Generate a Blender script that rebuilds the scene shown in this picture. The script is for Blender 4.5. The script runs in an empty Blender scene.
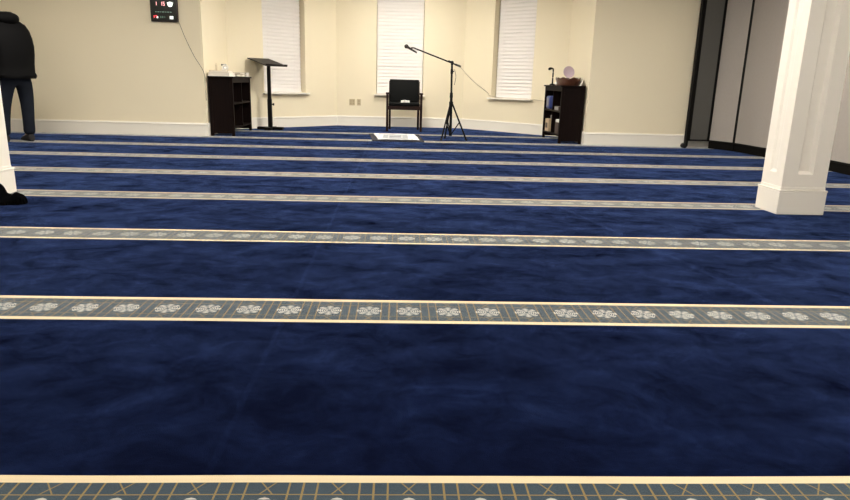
import bpy, bmesh, math, random
from mathutils import Vector, Matrix, noise
PI = math.pi
SC = bpy.context.scene
COL = SC.collection
random.seed(7)

# ------------------------------------------------------------------ helpers
class MB:
    """collects shapes for one mesh object"""
    def __init__(s):
        s.bm = bmesh.new()
    def box(s, x0, x1, y0, y1, z0, z1, bev=0.0, mi=0, rot=None, seg=2):
        t = bmesh.new()
        bmesh.ops.create_cube(t, size=1.0)
        for v in t.verts:
            v.co = Vector(((x0+x1)/2 + v.co.x*(x1-x0), (y0+y1)/2 + v.co.y*(y1-y0), (z0+z1)/2 + v.co.z*(z1-z0)))
        if bev > 0:
            bmesh.ops.bevel(t, geom=t.edges[:], offset=bev, segments=seg, profile=0.5, affect='EDGES')
        s.merge(t, rot, mi)
        return s
    def merge(s, t, mat=None, mi=0):
        if mat is not None:
            bmesh.ops.transform(t, matrix=mat, verts=t.verts[:])
        for f in t.faces: f.material_index = mi
        me = bpy.data.meshes.new('tmp'); t.to_mesh(me); t.free()
        s.bm.from_mesh(me); bpy.data.meshes.remove(me)
    def cyl(s, a, b, r, r2=None, n=16, mi=0, cap=True):
        a = Vector(a); b = Vector(b); r2 = r if r2 is None else r2
        d = (b-a); q = d.to_track_quat('Z', 'Y').to_matrix().to_4x4()
        t = bmesh.new()
        bmesh.ops.create_cone(t, cap_ends=cap, cap_tris=False, segments=n, radius1=r, radius2=r2, depth=d.length)
        s.merge(t, Matrix.Translation((a+b)/2) @ q, mi)
        return s
    def ball(s, c, r, sc=(1, 1, 1), n=16, mi=0):
        t = bmesh.new()
        bmesh.ops.create_uvsphere(t, u_segments=n, v_segments=max(6, n//2), radius=r)
        s.merge(t, Matrix.Translation(c) @ Matrix.Diagonal((*sc, 1)), mi)
        return s
    def lathe(s, prof, c=(0, 0, 0), n=24, mi=0, mat=None):
        t = bmesh.new(); rings = []
        for r, z in prof:
            rings.append([t.verts.new((r*math.cos(2*PI*i/n), r*math.sin(2*PI*i/n), z)) for i in range(n)])
        for a, b in zip(rings, rings[1:]):
            for i in range(n):
                t.faces.new((a[i], a[(i+1) % n], b[(i+1) % n], b[i]))
        for rg, rev in ((rings[0], True), (rings[-1], False)):
            t.faces.new(list(reversed(rg)) if rev else rg)
        m = Matrix.Translation(c)
        if mat is not None: m = m @ mat
        s.merge(t, m, mi)
        return s
    def loft(s, rings, cap=True, mi=0):
        t = bmesh.new(); R = [[t.verts.new(p) for p in rg] for rg in rings]; n = len(R[0])
        for a, b in zip(R, R[1:]):
            for i in range(n): t.faces.new((a[i], a[(i+1) % n], b[(i+1) % n], b[i]))
        if cap:
            t.faces.new(list(reversed(R[0]))); t.faces.new(R[-1])
        bmesh.ops.recalc_face_normals(t, faces=t.faces[:])
        s.merge(t, None, mi)
        return s
    def tube(s, pts, r, n=8, mi=0):
        pts = [Vector(p) for p in pts]; rings = []
        up = Vector((0, 0, 1))
        for i, p in enumerate(pts):
            d = (pts[min(i+1, len(pts)-1)] - pts[max(i-1, 0)]).normalized()
            a = d.cross(up)
            if a.length < 1e-3: a = d.cross(Vector((1, 0, 0)))
            a.normalize(); b = a.cross(d).normalized()
            rings.append([p + (a*math.cos(2*PI*k/n) + b*math.sin(2*PI*k/n))*r for k in range(n)])
        return s.loft(rings, True, mi)
    def prism(s, poly, z0, z1, mi=0):
        t = bmesh.new()
        lo = [t.verts.new((x, y, z0)) for x, y in poly]; hi = [t.verts.new((x, y, z1)) for x, y in poly]
        n = len(poly)
        t.faces.new(list(reversed(lo))); t.faces.new(hi)
        for i in range(n): t.faces.new((lo[i], lo[(i+1) % n], hi[(i+1) % n], hi[i]))
        bmesh.ops.recalc_face_normals(t, faces=t.faces[:])
        s.merge(t, None, mi)
        return s
    def build(s, name, mats, parent=None, smooth=False, mat=None):
        if mat is not None: bmesh.ops.transform(s.bm, matrix=mat, verts=s.bm.verts[:])
        me = bpy.data.meshes.new(name); s.bm.to_mesh(me); s.bm.free()
        for m in (mats if isinstance(mats, (list, tuple)) else [mats]): me.materials.append(m)
        if smooth:
            for p in me.polygons: p.use_smooth = True
            try: me.set_sharp_from_angle(angle=math.radians(40))
            except Exception: pass
        o = bpy.data.objects.new(name, me); COL.objects.link(o)
        if parent is not None: o.parent = parent
        return o

def empty(name, loc=(0, 0, 0), rz=0.0):
    o = bpy.data.objects.new(name, None); COL.objects.link(o)
    o.empty_display_size = 0.1
    o.location = loc; o.rotation_euler = (0, 0, rz)
    return o
def tag(o, label, cat, group=None):
    o['label'] = label; o['category'] = cat
    if group: o['group'] = group
    return o
def struct(o):
    o['kind'] = 'structure'; return o
def smoothstep(a, b, x):
    t = max(0, min(1, (x-a)/(b-a))); return t*t*(3-2*t)
def catmull(pts, n=8):
    P = [Vector(p) for p in pts]; out = []
    for i in range(len(P)-1):
        p0, p1, p2, p3 = P[max(i-1, 0)], P[i], P[i+1], P[min(i+2, len(P)-1)]
        for k in range(n):
            t = k/n
            out.append(0.5*((2*p1) + (p2-p0)*t + (2*p0-5*p1+4*p2-p3)*t*t + (3*p1-p0-3*p2+p3)*t**3))
    out.append(P[-1]); return out

# ------------------------------------------------------------------ materials
def new_mat(name):
    m = bpy.data.materials.new(name); m.use_nodes = True
    nt = m.node_tree; b = nt.nodes['Principled BSDF']
    return m, nt, b
def simple(name, col, rough=0.5, metal=0.0, noise_amt=0.06, noise_scale=12.0, bump=0.0, bump_scale=200.0, coat=0.0, sheen=0.0, spec=0.5):
    m, nt, b = new_mat(name)
    tc = nt.nodes.new('ShaderNodeTexCoord')
    nz = nt.nodes.new('ShaderNodeTexNoise'); nz.inputs['Scale'].default_value = noise_scale; nz.inputs['Detail'].default_value = 4
    nt.links.new(tc.outputs['Object'], nz.inputs['Vector'])
    mx = nt.nodes.new('ShaderNodeMix'); mx.data_type = 'RGBA'
    c = Vector(col)
    mx.inputs[6].default_value = (*(c*(1-noise_amt)), 1); mx.inputs[7].default_value = (*[min(1, v*(1+noise_amt)) for v in c], 1)
    nt.links.new(nz.outputs['Fac'], mx.inputs[0]); nt.links.new(mx.outputs[2], b.inputs['Base Color'])
    b.inputs['Roughness'].default_value = rough; b.inputs['Metallic'].default_value = metal
    b.inputs['Specular IOR Level'].default_value = spec
    if coat: b.inputs['Coat Weight'].default_value = coat
    if sheen: b.inputs['Sheen Weight'].default_value = sheen
    if bump:
        n2 = nt.nodes.new('ShaderNodeTexNoise'); n2.inputs['Scale'].default_value = bump_scale; n2.inputs['Detail'].default_value = 3
        nt.links.new(tc.outputs['Object'], n2.inputs['Vector'])
        bp = nt.nodes.new('ShaderNodeBump'); bp.inputs['Strength'].default_value = bump; bp.inputs['Distance'].default_value = 0.003
        nt.links.new(n2.outputs['Fac'], bp.inputs['Height']); nt.links.new(bp.outputs['Normal'], b.inputs['Normal'])
    return m
def emit(name, col, s=1.0):
    m, nt, b = new_mat(name)
    b.inputs['Base Color'].default_value = (*[c*0.5 for c in col], 1)
    b.inputs['Emission Color'].default_value = (*col, 1); b.inputs['Emission Strength'].default_value = s
    return m
def wood(name, c1, c2, rough=0.35, scale=3.0, spec=0.5):
    m, nt, b = new_mat(name)
    tc = nt.nodes.new('ShaderNodeTexCoord'); mp = nt.nodes.new('ShaderNodeMapping'); mp.inputs['Scale'].default_value = (14, 14, 1.2)
    nz = nt.nodes.new('ShaderNodeTexNoise'); nz.inputs['Scale'].default_value = scale; nz.inputs['Detail'].default_value = 6; nz.inputs['Distortion'].default_value = 0.6
    rp = nt.nodes.new('ShaderNodeValToRGB'); rp.color_ramp.elements[0].color = (*c1, 1); rp.color_ramp.elements[1].color = (*c2, 1)
    rp.color_ramp.elements[0].position = 0.35; rp.color_ramp.elements[1].position = 0.7
    nt.links.new(tc.outputs['Object'], mp.inputs['Vector']); nt.links.new(mp.outputs[0], nz.inputs['Vector'])
    nt.links.new(nz.outputs['Fac'], rp.inputs[0]); nt.links.new(rp.outputs[0], b.inputs['Base Color'])
    b.inputs['Roughness'].default_value = rough; b.inputs['Specular IOR Level'].default_value = spec
    return m

M_wall = simple('cream_wall_paint', (0.83, 0.755, 0.575), 0.75, noise_amt=0.015, noise_scale=1.5, bump=0.12, bump_scale=260, spec=0.25)
M_trim = simple('white_trim_paint', (0.86, 0.83, 0.76), 0.38, noise_amt=0.015, noise_scale=2)
M_column = simple('ivory_column_paint', (0.84, 0.80, 0.73), 0.42, noise_amt=0.015, noise_scale=2)
M_ceil = simple('ceiling_paint', (0.80, 0.76, 0.66), 0.85, noise_amt=0.02)
M_blind = simple('white_blind_vinyl', (0.85, 0.825, 0.81), 0.5, noise_amt=0.01)
M_frame = simple('white_window_vinyl', (0.80, 0.78, 0.74), 0.4, noise_amt=0.01)
M_glass = simple('night_window_glass', (0.01, 0.012, 0.02), 0.05, noise_amt=0.0)
M_espresso = wood('espresso_wood', (0.0045, 0.002, 0.0016), (0.008, 0.0036, 0.003), 0.6, spec=0.08)
M_chairwood = wood('dark_walnut_wood', (0.010, 0.004, 0.003), (0.024, 0.009, 0.006), 0.5, spec=0.15)
M_vinyl = simple('black_vinyl', (0.0025, 0.003, 0.003), 0.6, spec=0.08, noise_amt=0.1, bump=0.2, bump_scale=120)
M_black = simple('black_powder_coat', (0.003, 0.003, 0.003), 0.5, spec=0.15, noise_amt=0.05)
M_blackplate = simple('black_laminate', (0.014, 0.010, 0.009), 0.5, spec=0.2, noise_amt=0.08)
M_rubber = simple('black_rubber', (0.006, 0.006, 0.007), 0.75, noise_amt=0.1)
M_seal = simple('black_sweep_rubber', (0.004, 0.0035, 0.003), 0.8, spec=0.1, noise_amt=0.1)
M_part = simple('taupe_partition_fabric', (0.36, 0.33, 0.305), 0.95, noise_amt=0.05, noise_scale=40, bump=0.3, bump_scale=350, spec=0.1)
M_part_shaded = simple('shaded_partition_fabric', (0.11, 0.108, 0.102), 0.95, noise_amt=0.05, noise_scale=40, bump=0.3, bump_scale=350, spec=0.1)  # same partition fabric, with the end panel's shade put into its colour
M_blackframe = simple('black_anodised_edge', (0.004, 0.0035, 0.003), 0.6, spec=0.15)
M_jacket = simple('black_nylon_jacket', (0.0022, 0.0022, 0.0026), 0.75, spec=0.10, noise_amt=0.25, noise_scale=9, bump=0.5, bump_scale=18)
M_jeans = simple('dark_denim', (0.013, 0.016, 0.024), 0.95, spec=0.08, noise_amt=0.35, noise_scale=8, bump=0.3, bump_scale=300)
M_skin = simple('skin', (0.42, 0.25, 0.17), 0.5, noise_amt=0.05)
M_hair = simple('dark_hair', (0.010, 0.008, 0.007), 0.6, noise_amt=0.2, bump=0.6, bump_scale=90)
M_sock = simple('black_sock', (0.012, 0.011, 0.013), 0.9)
M_cloth = simple('black_fleece', (0.0022, 0.0022, 0.0026), 0.95, noise_amt=0.2, bump=0.4, bump_scale=160, spec=0.0)
M_plate = simple('almond_plastic_plate', (0.50, 0.42, 0.27), 0.45, noise_amt=0.01)
M_slot = simple('brown_slot', (0.36, 0.30, 0.19), 0.6)
M_paper = simple('white_paper', (0.82, 0.77, 0.70), 0.8, noise_amt=0.03)
M_cover = simple('cream_book_cover', (0.66, 0.56, 0.42), 0.6, noise_amt=0.08)
M_cover2 = simple('olive_book_cover', (0.30, 0.26, 0.14), 0.6, noise_amt=0.1)
M_cover3 = simple('dark_book_cover', (0.05, 0.03, 0.025), 0.6, noise_amt=0.1)
M_white = simple('white_plastic', (0.80, 0.79, 0.76), 0.4, noise_amt=0.02)
M_grey = simple('grey_plastic', (0.22, 0.22, 0.23), 0.5, noise_amt=0.05)
M_basket = simple('brown_wicker', (0.075, 0.028, 0.016), 0.35, noise_amt=0.5, noise_scale=60, bump=0.9, bump_scale=70)
M_lilac = simple('pale_lilac_ceramic', (0.50, 0.40, 0.48), 0.35, noise_amt=0.04)
M_blue = simple('blue_plastic_wrap', (0.03, 0.05, 0.20), 0.4, noise_amt=0.3, noise_scale=20)
M_card = simple('cardboard', (0.50, 0.38, 0.25), 0.8, noise_amt=0.06)
M_cable = simple('grey_cable_rubber', (0.44, 0.38, 0.28), 0.6)
M_cord = simple('olive_grey_cord', (0.16, 0.14, 0.10), 0.6)
M_red = emit('red_display_glow', (1.0, 0.08, 0.10), 1.2)
M_pink = emit('pink_display_glow', (1.0, 0.45, 0.45), 1.2)
M_wht = emit('white_display_glow', (0.95, 1.0, 0.95), 1.2)
M_grn = emit('dim_green_display_glow', (0.25, 0.40, 0.30), 0.35)
M_screen = simple('black_display_glass', (0.008, 0.010, 0.008), 0.25, noise_amt=0.0)
M_bezel = simple('dark_maroon_bezel', (0.020, 0.006, 0.006), 0.3)
M_doorgrey = simple('grey_door_paint', (0.20, 0.21, 0.18), 0.5, noise_amt=0.03)
M_steel = simple('brushed_steel', (0.5, 0.48, 0.45), 0.3, metal=1.0)
M_lamp = emit('lamp_diffuser', (1.0, 0.86, 0.66), 9.0)

# ---- carpet: navy pile with woven border bands, laid out in metres
def carpet_material():
    m, nt, b = new_mat('navy_prayer_carpet')
    N, L = nt.nodes, nt.links
    def val(x): return x
    def mth(op, a, b_=None, c=None, clamp=False):
        n = N.new('ShaderNodeMath'); n.operation = op; n.use_clamp = clamp
        for i, v in enumerate((a, b_, c)):
            if v is None: continue
            if isinstance(v, (int, float)): n.inputs[i].default_value = v
            else: L.new(v, n.inputs[i])
        return n.outputs[0]
    tc = N.new('ShaderNodeTexCoord'); sp = N.new('ShaderNodeSeparateXYZ'); L.new(tc.outputs['Object'], sp.inputs[0])
    # slight waviness in how the bands lie
    wz = N.new('ShaderNodeTexNoise'); wz.inputs['Scale'].default_value = 0.9; wz.inputs['Detail'].default_value = 2
    L.new(tc.outputs['Object'], wz.inputs['Vector'])
    x = sp.outputs[0]
    y = mth('ADD', sp.outputs[1], mth('MULTIPLY', mth('SUBTRACT', wz.outputs['Fac'], 0.5), 0.016))
    D, Y0, P, X0 = 1.19594, 1.15618, 0.15058, 0.19768
    k = mth('ROUND', mth('DIVIDE', mth('SUBTRACT', y, Y0), D))
    v = mth('SUBTRACT', mth('SUBTRACT', y, Y0), mth('MULTIPLY', k, D))
    v = mth('ADD', v, mth('MULTIPLY', mth('COMPARE', k, 2.0, 0.5), 0.014))
    av = mth('ABSOLUTE', v)
    inroom = mth('LESS_THAN', y, 11.3)
    HB = 0.1265
    band = mth('MULTIPLY', mth('LESS_THAN', av, HB), inroom)
    edge = mth('GREATER_THAN', av, HB-0.027)
    off = mth('MULTIPLY', mth('LESS_THAN', mth('ABSOLUTE', k), 0.5), 0.0145)
    t = mth('DIVIDE', mth('SUBTRACT', mth('ADD', x, off), X0), P)
    fu = mth('MULTIPLY', mth('SUBTRACT', t, mth('ROUND', t)), P)       # metres from motif centre
    afu = mth('ABSOLUTE', fu)
    def line(expr, w): return mth('LESS_THAN', mth('ABSOLUTE', expr), w)
    ln = line(mth('SUBTRACT', av, 0.057), 0.0017)
    ln = mth('MAXIMUM', ln, line(mth('SUBTRACT', afu, 0.30*P), 0.0021))
    ln = mth('MAXIMUM', ln, line(mth('SUBTRACT', afu, 0.5*P), 0.0024))
    dv = mth('ABSOLUTE', mth('SUBTRACT', av, 0.077))
    xx = mth('MULTIPLY', line(mth('SUBTRACT', afu, mth('MULTIPLY', dv, 0.70)), 0.0019), mth('GREATER_THAN', av, 0.057))
    ln = mth('MAXIMUM', ln, xx)
    r = mth('SQRT', mth('ADD', mth('MULTIPLY', fu, fu), mth('MULTIPLY', v, v)))
    th = mth('ARCTAN2', v, fu)
    c8 = mth('COSINE', mth('MULTIPLY', th, 8.0))
    ros = mth('LESS_THAN', r, mth('ADD', 0.045, mth('MULTIPLY', c8, 0.0035)))
    lace = mth('GREATER_THAN', mth('ADD', mth('SINE', mth('ADD', mth('MULTIPLY', r, 760.0), 0.4)), mth('MULTIPLY', c8, 0.75)), -0.05)
    lace = mth('MULTIPLY', lace, mth('GREATER_THAN', r, 0.0075))
    lace = mth('MULTIPLY', lace, ros)
    # brushed pile: soft lighter and darker drifts
    def nz(scale, det, vec=None, dist=0.0, rough=0.5):
        n = N.new('ShaderNodeTexNoise'); n.inputs['Scale'].default_value = scale; n.inputs['Detail'].default_value = det
        n.inputs['Distortion'].default_value = dist; n.inputs['Roughness'].default_value = rough
        L.new(vec if vec is not None else tc.outputs['Object'], n.inputs['Vector']); return n.outputs['Fac']
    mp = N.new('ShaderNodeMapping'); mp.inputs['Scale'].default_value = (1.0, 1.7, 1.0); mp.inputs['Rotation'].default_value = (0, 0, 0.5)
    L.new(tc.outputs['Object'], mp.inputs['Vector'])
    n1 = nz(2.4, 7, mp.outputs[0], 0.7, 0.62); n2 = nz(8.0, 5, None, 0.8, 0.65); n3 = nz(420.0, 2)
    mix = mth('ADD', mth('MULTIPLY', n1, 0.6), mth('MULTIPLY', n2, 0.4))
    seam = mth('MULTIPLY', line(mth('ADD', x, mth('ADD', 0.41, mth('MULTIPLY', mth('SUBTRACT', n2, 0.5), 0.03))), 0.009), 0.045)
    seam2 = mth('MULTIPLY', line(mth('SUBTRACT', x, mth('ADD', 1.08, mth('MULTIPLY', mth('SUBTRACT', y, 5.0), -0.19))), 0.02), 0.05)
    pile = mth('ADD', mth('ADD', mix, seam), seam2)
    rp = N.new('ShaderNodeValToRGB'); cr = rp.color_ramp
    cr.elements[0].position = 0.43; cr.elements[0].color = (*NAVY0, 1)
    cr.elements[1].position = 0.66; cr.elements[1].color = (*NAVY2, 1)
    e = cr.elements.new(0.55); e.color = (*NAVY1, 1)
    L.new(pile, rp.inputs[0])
    def cmix(f, a, b_):
        n = N.new('ShaderNodeMix'); n.data_type = 'RGBA'
        L.new(f, n.inputs[0])
        for i, c in ((6, a), (7, b_)):
            if isinstance(c, tuple): n.inputs[i].default_value = (*c, 1)
            else: L.new(c, n.inputs[i])
        return n.outputs[2]
    field = cmix(n2, (0.030, 0.046, 0.065), (0.060, 0.085, 0.105))
    c = cmix(ln, field, (0.24, 0.175, 0.075))
    c = cmix(lace, c, (0.50, 0.49, 0.44))
    c = cmix(edge, c, (0.66, 0.545, 0.36))
    c = cmix(band, rp.outputs[0], c)
    L.new(c, b.inputs['Base Color'])
    b.inputs['Roughness'].default_value = 1.0
    b.inputs['Specular IOR Level'].default_value = 0.0
    sh = mth('MULTIPLY', mth('ADD', 0.58, mth('MULTIPLY', mth('SUBTRACT', pile, 0.5), 3.2)), SHEEN, clamp=True)
    sh = mth('ADD', mth('MULTIPLY', sh, mth('SUBTRACT', 1.0, band)), mth('MULTIPLY', band, 1.0))
    L.new(sh, b.inputs['Sheen Weight'])
    b.inputs['Sheen Roughness'].default_value = 0.28
    st = cmix(band, (0.19, 0.34, 0.92), (0.80, 0.88, 1.0))
    L.new(st, b.inputs['Sheen Tint'])
    bp = N.new('ShaderNodeBump'); bp.inputs['Strength'].default_value = 0.35; bp.inputs['Distance'].default_value = 0.004
    L.new(mth('ADD', n3, mth('MULTIPLY', band, -0.4)), bp.inputs['Height']); L.new(bp.outputs['Normal'], b.inputs['Normal'])
    return m
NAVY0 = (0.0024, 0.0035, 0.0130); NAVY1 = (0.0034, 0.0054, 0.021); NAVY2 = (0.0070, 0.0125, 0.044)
SHEEN = 1.0
M_carpet = carpet_material()

# ------------------------------------------------------------------ room shell
H = 2.75
XL, XR, YB = -2.74, 2.71, 9.6
S, A = 10.93, 12.5
S_R = A-(XR-1.17)
T = 0.25
struct(MB().box(-7.3, 6.0, -3.5, 13.2, -0.1, 0.0).build('floor', M_carpet))
struct(MB().box(-7.3, 6.0, -3.5, 13.2, H, H+0.12).build('ceiling', M_ceil))
# back wall left, with a grey door at its far end
w = MB(); w.box(-5.80, XL, YB, YB+T, 0, H); w.box(-6.95, -6.70, YB, YB+T, 0, H); w.box(-6.70, -5.80, YB, YB+T, 2.1, H)
struct(w.build('wall_back_left', M_wall))
struct(MB().box(XR, 5.6, YB, YB+T, 0, H).build('wall_back_right', M_wall))
struct(MB().box(XL-T, XL, YB+T, S+0.02, 0, H).build('wall_bay_left_side', M_wall))
struct(MB().box(XR, XR+T, YB+T, S_R+0.03, 0, H).build('wall_bay_right_side', M_wall))
struct(MB().box(-7.2, -6.95, -3.2, YB+T, 0, H).build('wall_left', M_wall))
struct(MB().box(5.6, 5.85, -3.2, YB+T, 0, H).build('wall_right', M_wall))
struct(MB().box(-6.95, 5.6, -3.45, -3.2, 0, H).build('wall_front', M_wall))
d = struct(MB().box(-6.68, -5.82, YB+0.06, YB+0.10, 0.01, 2.08, 0.003).build('door_1', M_doorgrey))
f = MB(); f.box(-6.72, -6.65, YB-0.015, YB+0.12, 0, 2.13, 0.004); f.box(-5.85, -5.78, YB-0.015, YB+0.12, 0, 2.13, 0.004); f.box(-6.72, -5.78, YB-0.015, YB+0.12, 2.07, 2.14, 0.004)
f.build('door_frame', M_doorgrey, d)
MB().cyl((-6.61, YB+0.06, 1.0), (-6.61, YB-0.01, 1.0), 0.012).cyl((-6.61, YB-0.005, 1.0), (-6.49, YB-0.005, 1.0), 0.010).build('door_handle', M_steel, d, True)

SILL, HEAD, HW = 0.585, 2.36, 0.43
def wall_with_window(name, x0, x1, c):
    """local frame: x along the wall, y outwards, z up"""
    w = MB()
    w.box(x0, c-HW, 0, T, 0, H); w.box(c+HW, x1, 0, T, 0, H)
    w.box(c-HW, c+HW, 0, T, 0, SILL); w.box(c-HW, c+HW, 0, T, HEAD, H)
    return w
r2 = math.sqrt(0.5)
LW = (XL+1.17)*-1*math.sqrt(2)          # length of left angled wall
LR = (XR-1.17)*math.sqrt(2)
S_R = A-(XR-1.17)
bays = [('wall_bay_left', (-1.17, A), PI/4, -(abs(XL)-1.17)*math.sqrt(2), 0.0, -1.13, 1),
        ('wall_bay_center', (0.0, A), 0.0, -1.17, 1.17, -0.01, 2),
        ('wall_bay_right', (1.17, A), -PI/4, 0.0, (XR-1.17)*math.sqrt(2), 1.085, 3)]
mats_bay = {}
blind_labels = {1: 'white lowered horizontal blind in the left angled bay window, behind the black lectern',
                2: 'white lowered horizontal blind in the centre bay window, behind the black chair',
                3: 'white lowered horizontal blind in the right angled bay window, above the slack cable'}
for nm, (ox, oy), rz, x0, x1, c, wi in bays:
    Mx = Matrix.Translation((ox, oy, 0)) @ Matrix.Rotation(rz, 4, 'Z')
    mats_bay[wi] = Mx
    w = wall_with_window(nm, x0, x1, c); struct(w.build(nm, M_wall, mat=Mx))
    # baseboard
    b = MB(); b.box(x0, x1, -0.016, 0.0, 0, 0.16); b.box(x0, x1, -0.022, 0.0, 0.155, 0.170, 0.004); b.box(x0, x1, -0.012, 0, 0.168, 0.183, 0.003)
    struct(b.build('baseboard_'+nm[5:], M_trim, mat=Mx))
    # window unit
    we = struct(empty('window_%d' % wi, Mx @ Vector((c, 0, SILL)), rz))
    hh = HEAD-SILL
    f = MB()
    for a0, a1, b0, b1 in ((-HW, -HW+0.05, 0, hh), (HW-0.05, HW, 0, hh), (-HW, HW, 0.0, 0.05), (-HW, HW, hh-0.05, hh), (-HW, HW, hh/2-0.02, hh/2+0.02)):
        f.box(a0, a1, 0.19, 0.235, b0+0.001, b1-0.001, 0.004)
    f.build('window_frame', M_frame, we)
    MB().box(-HW+0.04, HW-0.04, 0.208, 0.214, 0.04, hh-0.04).build('window_pane', M_glass, we)
    s_ = MB(); s_.box(-HW-0.035, HW+0.035, -0.075, 0.0, -0.022, 0.002, 0.004); s_.box(-HW+0.001, HW-0.001, 0.0, 0.19, -0.03, 0.002)
    s_.build('window_sill', M_trim, we)
    # blind
    be = tag(empty('window_blind', Mx @ Vector((c, 0.13, SILL)), rz), blind_labels[wi], 'window blind', 'white window blinds of the bay')
    bw = HW-0.012
    sl = MB(); z = 0.055; pitch = 0.0605; i = 0
    while z < hh-0.08:
        rings = []
        t = bmesh.new()
        prof = []
        for kk in range(7):
            q = kk/6-0.5                                   # -0.5 .. 0.5 across the slat
            a = math.radians(73 + 1.5*noise.noise(Vector((i*1.7, wi, 0))))
            cx = q*0.066; bow = 0.005*(1-4*q*q)
            prof.append((cx*math.cos(a) - bow*math.sin(a), cx*math.sin(a) + bow*math.cos(a)))
        front = [(yy, zz) for yy, zz in prof]; back = [(yy+0.0022, zz-0.001) for yy, zz in reversed(prof)]
        loop = front+back
        sag = 0.003*noise.noise(Vector((i*0.9, wi*3.3, 1)))
        R = []
        for xx in (-bw, -bw/2, 0, bw/2, bw):
            R.append([Vector((xx, yy, z+zz+sag*(1-(xx/bw)**2))) for yy, zz in loop])
        sl.loft(R)
        z += pitch; i += 1
    o = sl.build('slats', M_blind, be, True)
    MB().box(-bw, bw, -0.028, 0.028, hh-0.055, hh-0.002, 0.004).build('headrail', M_blind, be)
    MB().box(-bw, bw, -0.024, 0.024, 0.006, 0.028, 0.006).build('bottom_rail', M_blind, be, True)
    for xx in (-0.27, 0.27):
        MB().cyl((xx, -0.031, 0.03), (xx, -0.031, hh-0.06), 0.0013, n=6).build('ladder_cord', M_blind, be)
def base(name, x0, x1, y0, y1, axis):
    b = MB()
    if axis == 'y-':   # wall face at y1, board in front
        b.box(x0, x1, y1-0.016, y1, 0, 0.16); b.box(x0, x1, y1-0.022, y1, 0.155, 0.170, 0.004); b.box(x0, x1, y1-0.012, y1, 0.168, 0.183, 0.003)
    elif axis == 'x+':
        b.box(x0, x0+0.016, y0, y1, 0, 0.16); b.box(x0, x0+0.022, y0, y1, 0.155, 0.170, 0.004); b.box(x0, x0+0.012, y0, y1, 0.168, 0.183, 0.003)
    else:
        b.box(x1-0.016, x1, y0, y1, 0, 0.16); b.box(x1-0.022, x1, y0, y1, 0.155, 0.170, 0.004); b.box(x1-0.012, x1, y0, y1, 0.168, 0.183, 0.003)
    return struct(b.build(name, M_trim))
base('baseboard_back_left', -5.78, XL+0.016, 0, YB, 'y-')
base('baseboard_back_right', XR-0.016, 5.6, 0, YB, 'y-')
base('baseboard_bay_left_side', XL, 0, YB, S, 'x+')
base('baseboard_bay_right_side', 0, XR, YB, S_R, 'x-')
base('baseboard_left', -6.95, 0, -3.2, YB, 'x+')

# ------------------------------------------------------------------ columns
def column(x0, x1, y0, y1, label):
    t = tag(empty('column', ((x0+x1)/2, (y0+y1)/2, 0)), label, 'column', 'white panelled columns')
    hx, hy = (x1-x0)/2, (y1-y0)/2
    MB().box(-hx, hx, -hy, hy, 0, 0.16, 0.004).build('base', M_column, t)
    m = MB(); m.box(-hx-0.003, hx+0.003, -hy-0.003, hy+0.003, 0.1605, 0.174, 0.003); m.box(-hx+0.010, hx-0.010, -hy+0.010, hy-0.010, 0.174, 0.195, 0.004)
    m.build('base_moulding', M_column, t)
    g = 0.013
    sx, sy = hx-g, hy-g
    zt, z0p, z1p = H-0.12, 0.285, 2.35
    t2 = bmesh.new(); bvw = 0.020
    for k, (wd_, dd_, frac) in enumerate(((sx, sy, 0.345), (sy, sx, 0.33), (sx, sy, 0.345), (sy, sx, 0.33))):
        Q = Matrix.Rotation(k*PI/2, 3, 'Z')
        pw = wd_*frac; dpt = 0.028 if k % 2 == 0 else 0.009
        def P_(u, v, o_=0.0): return t2.verts.new(Q @ Vector((u, -dd_+o_, v)))
        def quad(*a): t2.faces.new([P_(*p_) for p_ in a])
        zb_, zc_ = 0.19, zt
        quad((-wd_, zb_), (-pw, zb_), (-pw, zc_), (-wd_, zc_)); quad((pw, zb_), (wd_, zb_), (wd_, zc_), (pw, zc_))
        quad((-pw, zb_), (pw, zb_), (pw, z0p), (-pw, z0p)); quad((-pw, z1p), (pw, z1p), (pw, zc_), (-pw, zc_))
        qi, a_, b_ = pw-bvw, z0p+bvw, z1p-bvw
        quad((-pw, z0p), (-qi, a_, dpt), (-qi, b_, dpt), (-pw, z1p)); quad((qi, a_, dpt), (pw, z0p), (pw, z1p), (qi, b_, dpt))
        quad((-pw, z0p), (pw, z0p), (qi, a_, dpt), (-qi, a_, dpt)); quad((-qi, b_, dpt), (qi, b_, dpt), (pw, z1p), (-pw, z1p))
        quad((-qi, a_, dpt), (qi, a_, dpt), (qi, b_, dpt), (-qi, b_, dpt))
    bmesh.ops.remove_doubles(t2, verts=t2.verts[:], dist=0.0001)
    sh = MB(); sh.merge(t2); sh.build('shaft', M_column, t)
    c = MB(); c.box(-hx+0.012, hx-0.012, -hy+0.012, hy-0.012, H-0.14, H-0.10, 0.004); c.box(-hx-0.01, hx+0.01, -hy-0.01, hy+0.01, H-0.10, H-0.001, 0.006)
    c.build('capital', M_column, t)
    return t
column(2.668, 3.010, 4.45, 4.738, 'ivory square column with recessed panels at the right, before the folding partition')
column(-3.09, -2.745, 4.45, 4.78, 'ivory square column cut off by the left edge, black bundle at its foot')

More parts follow.
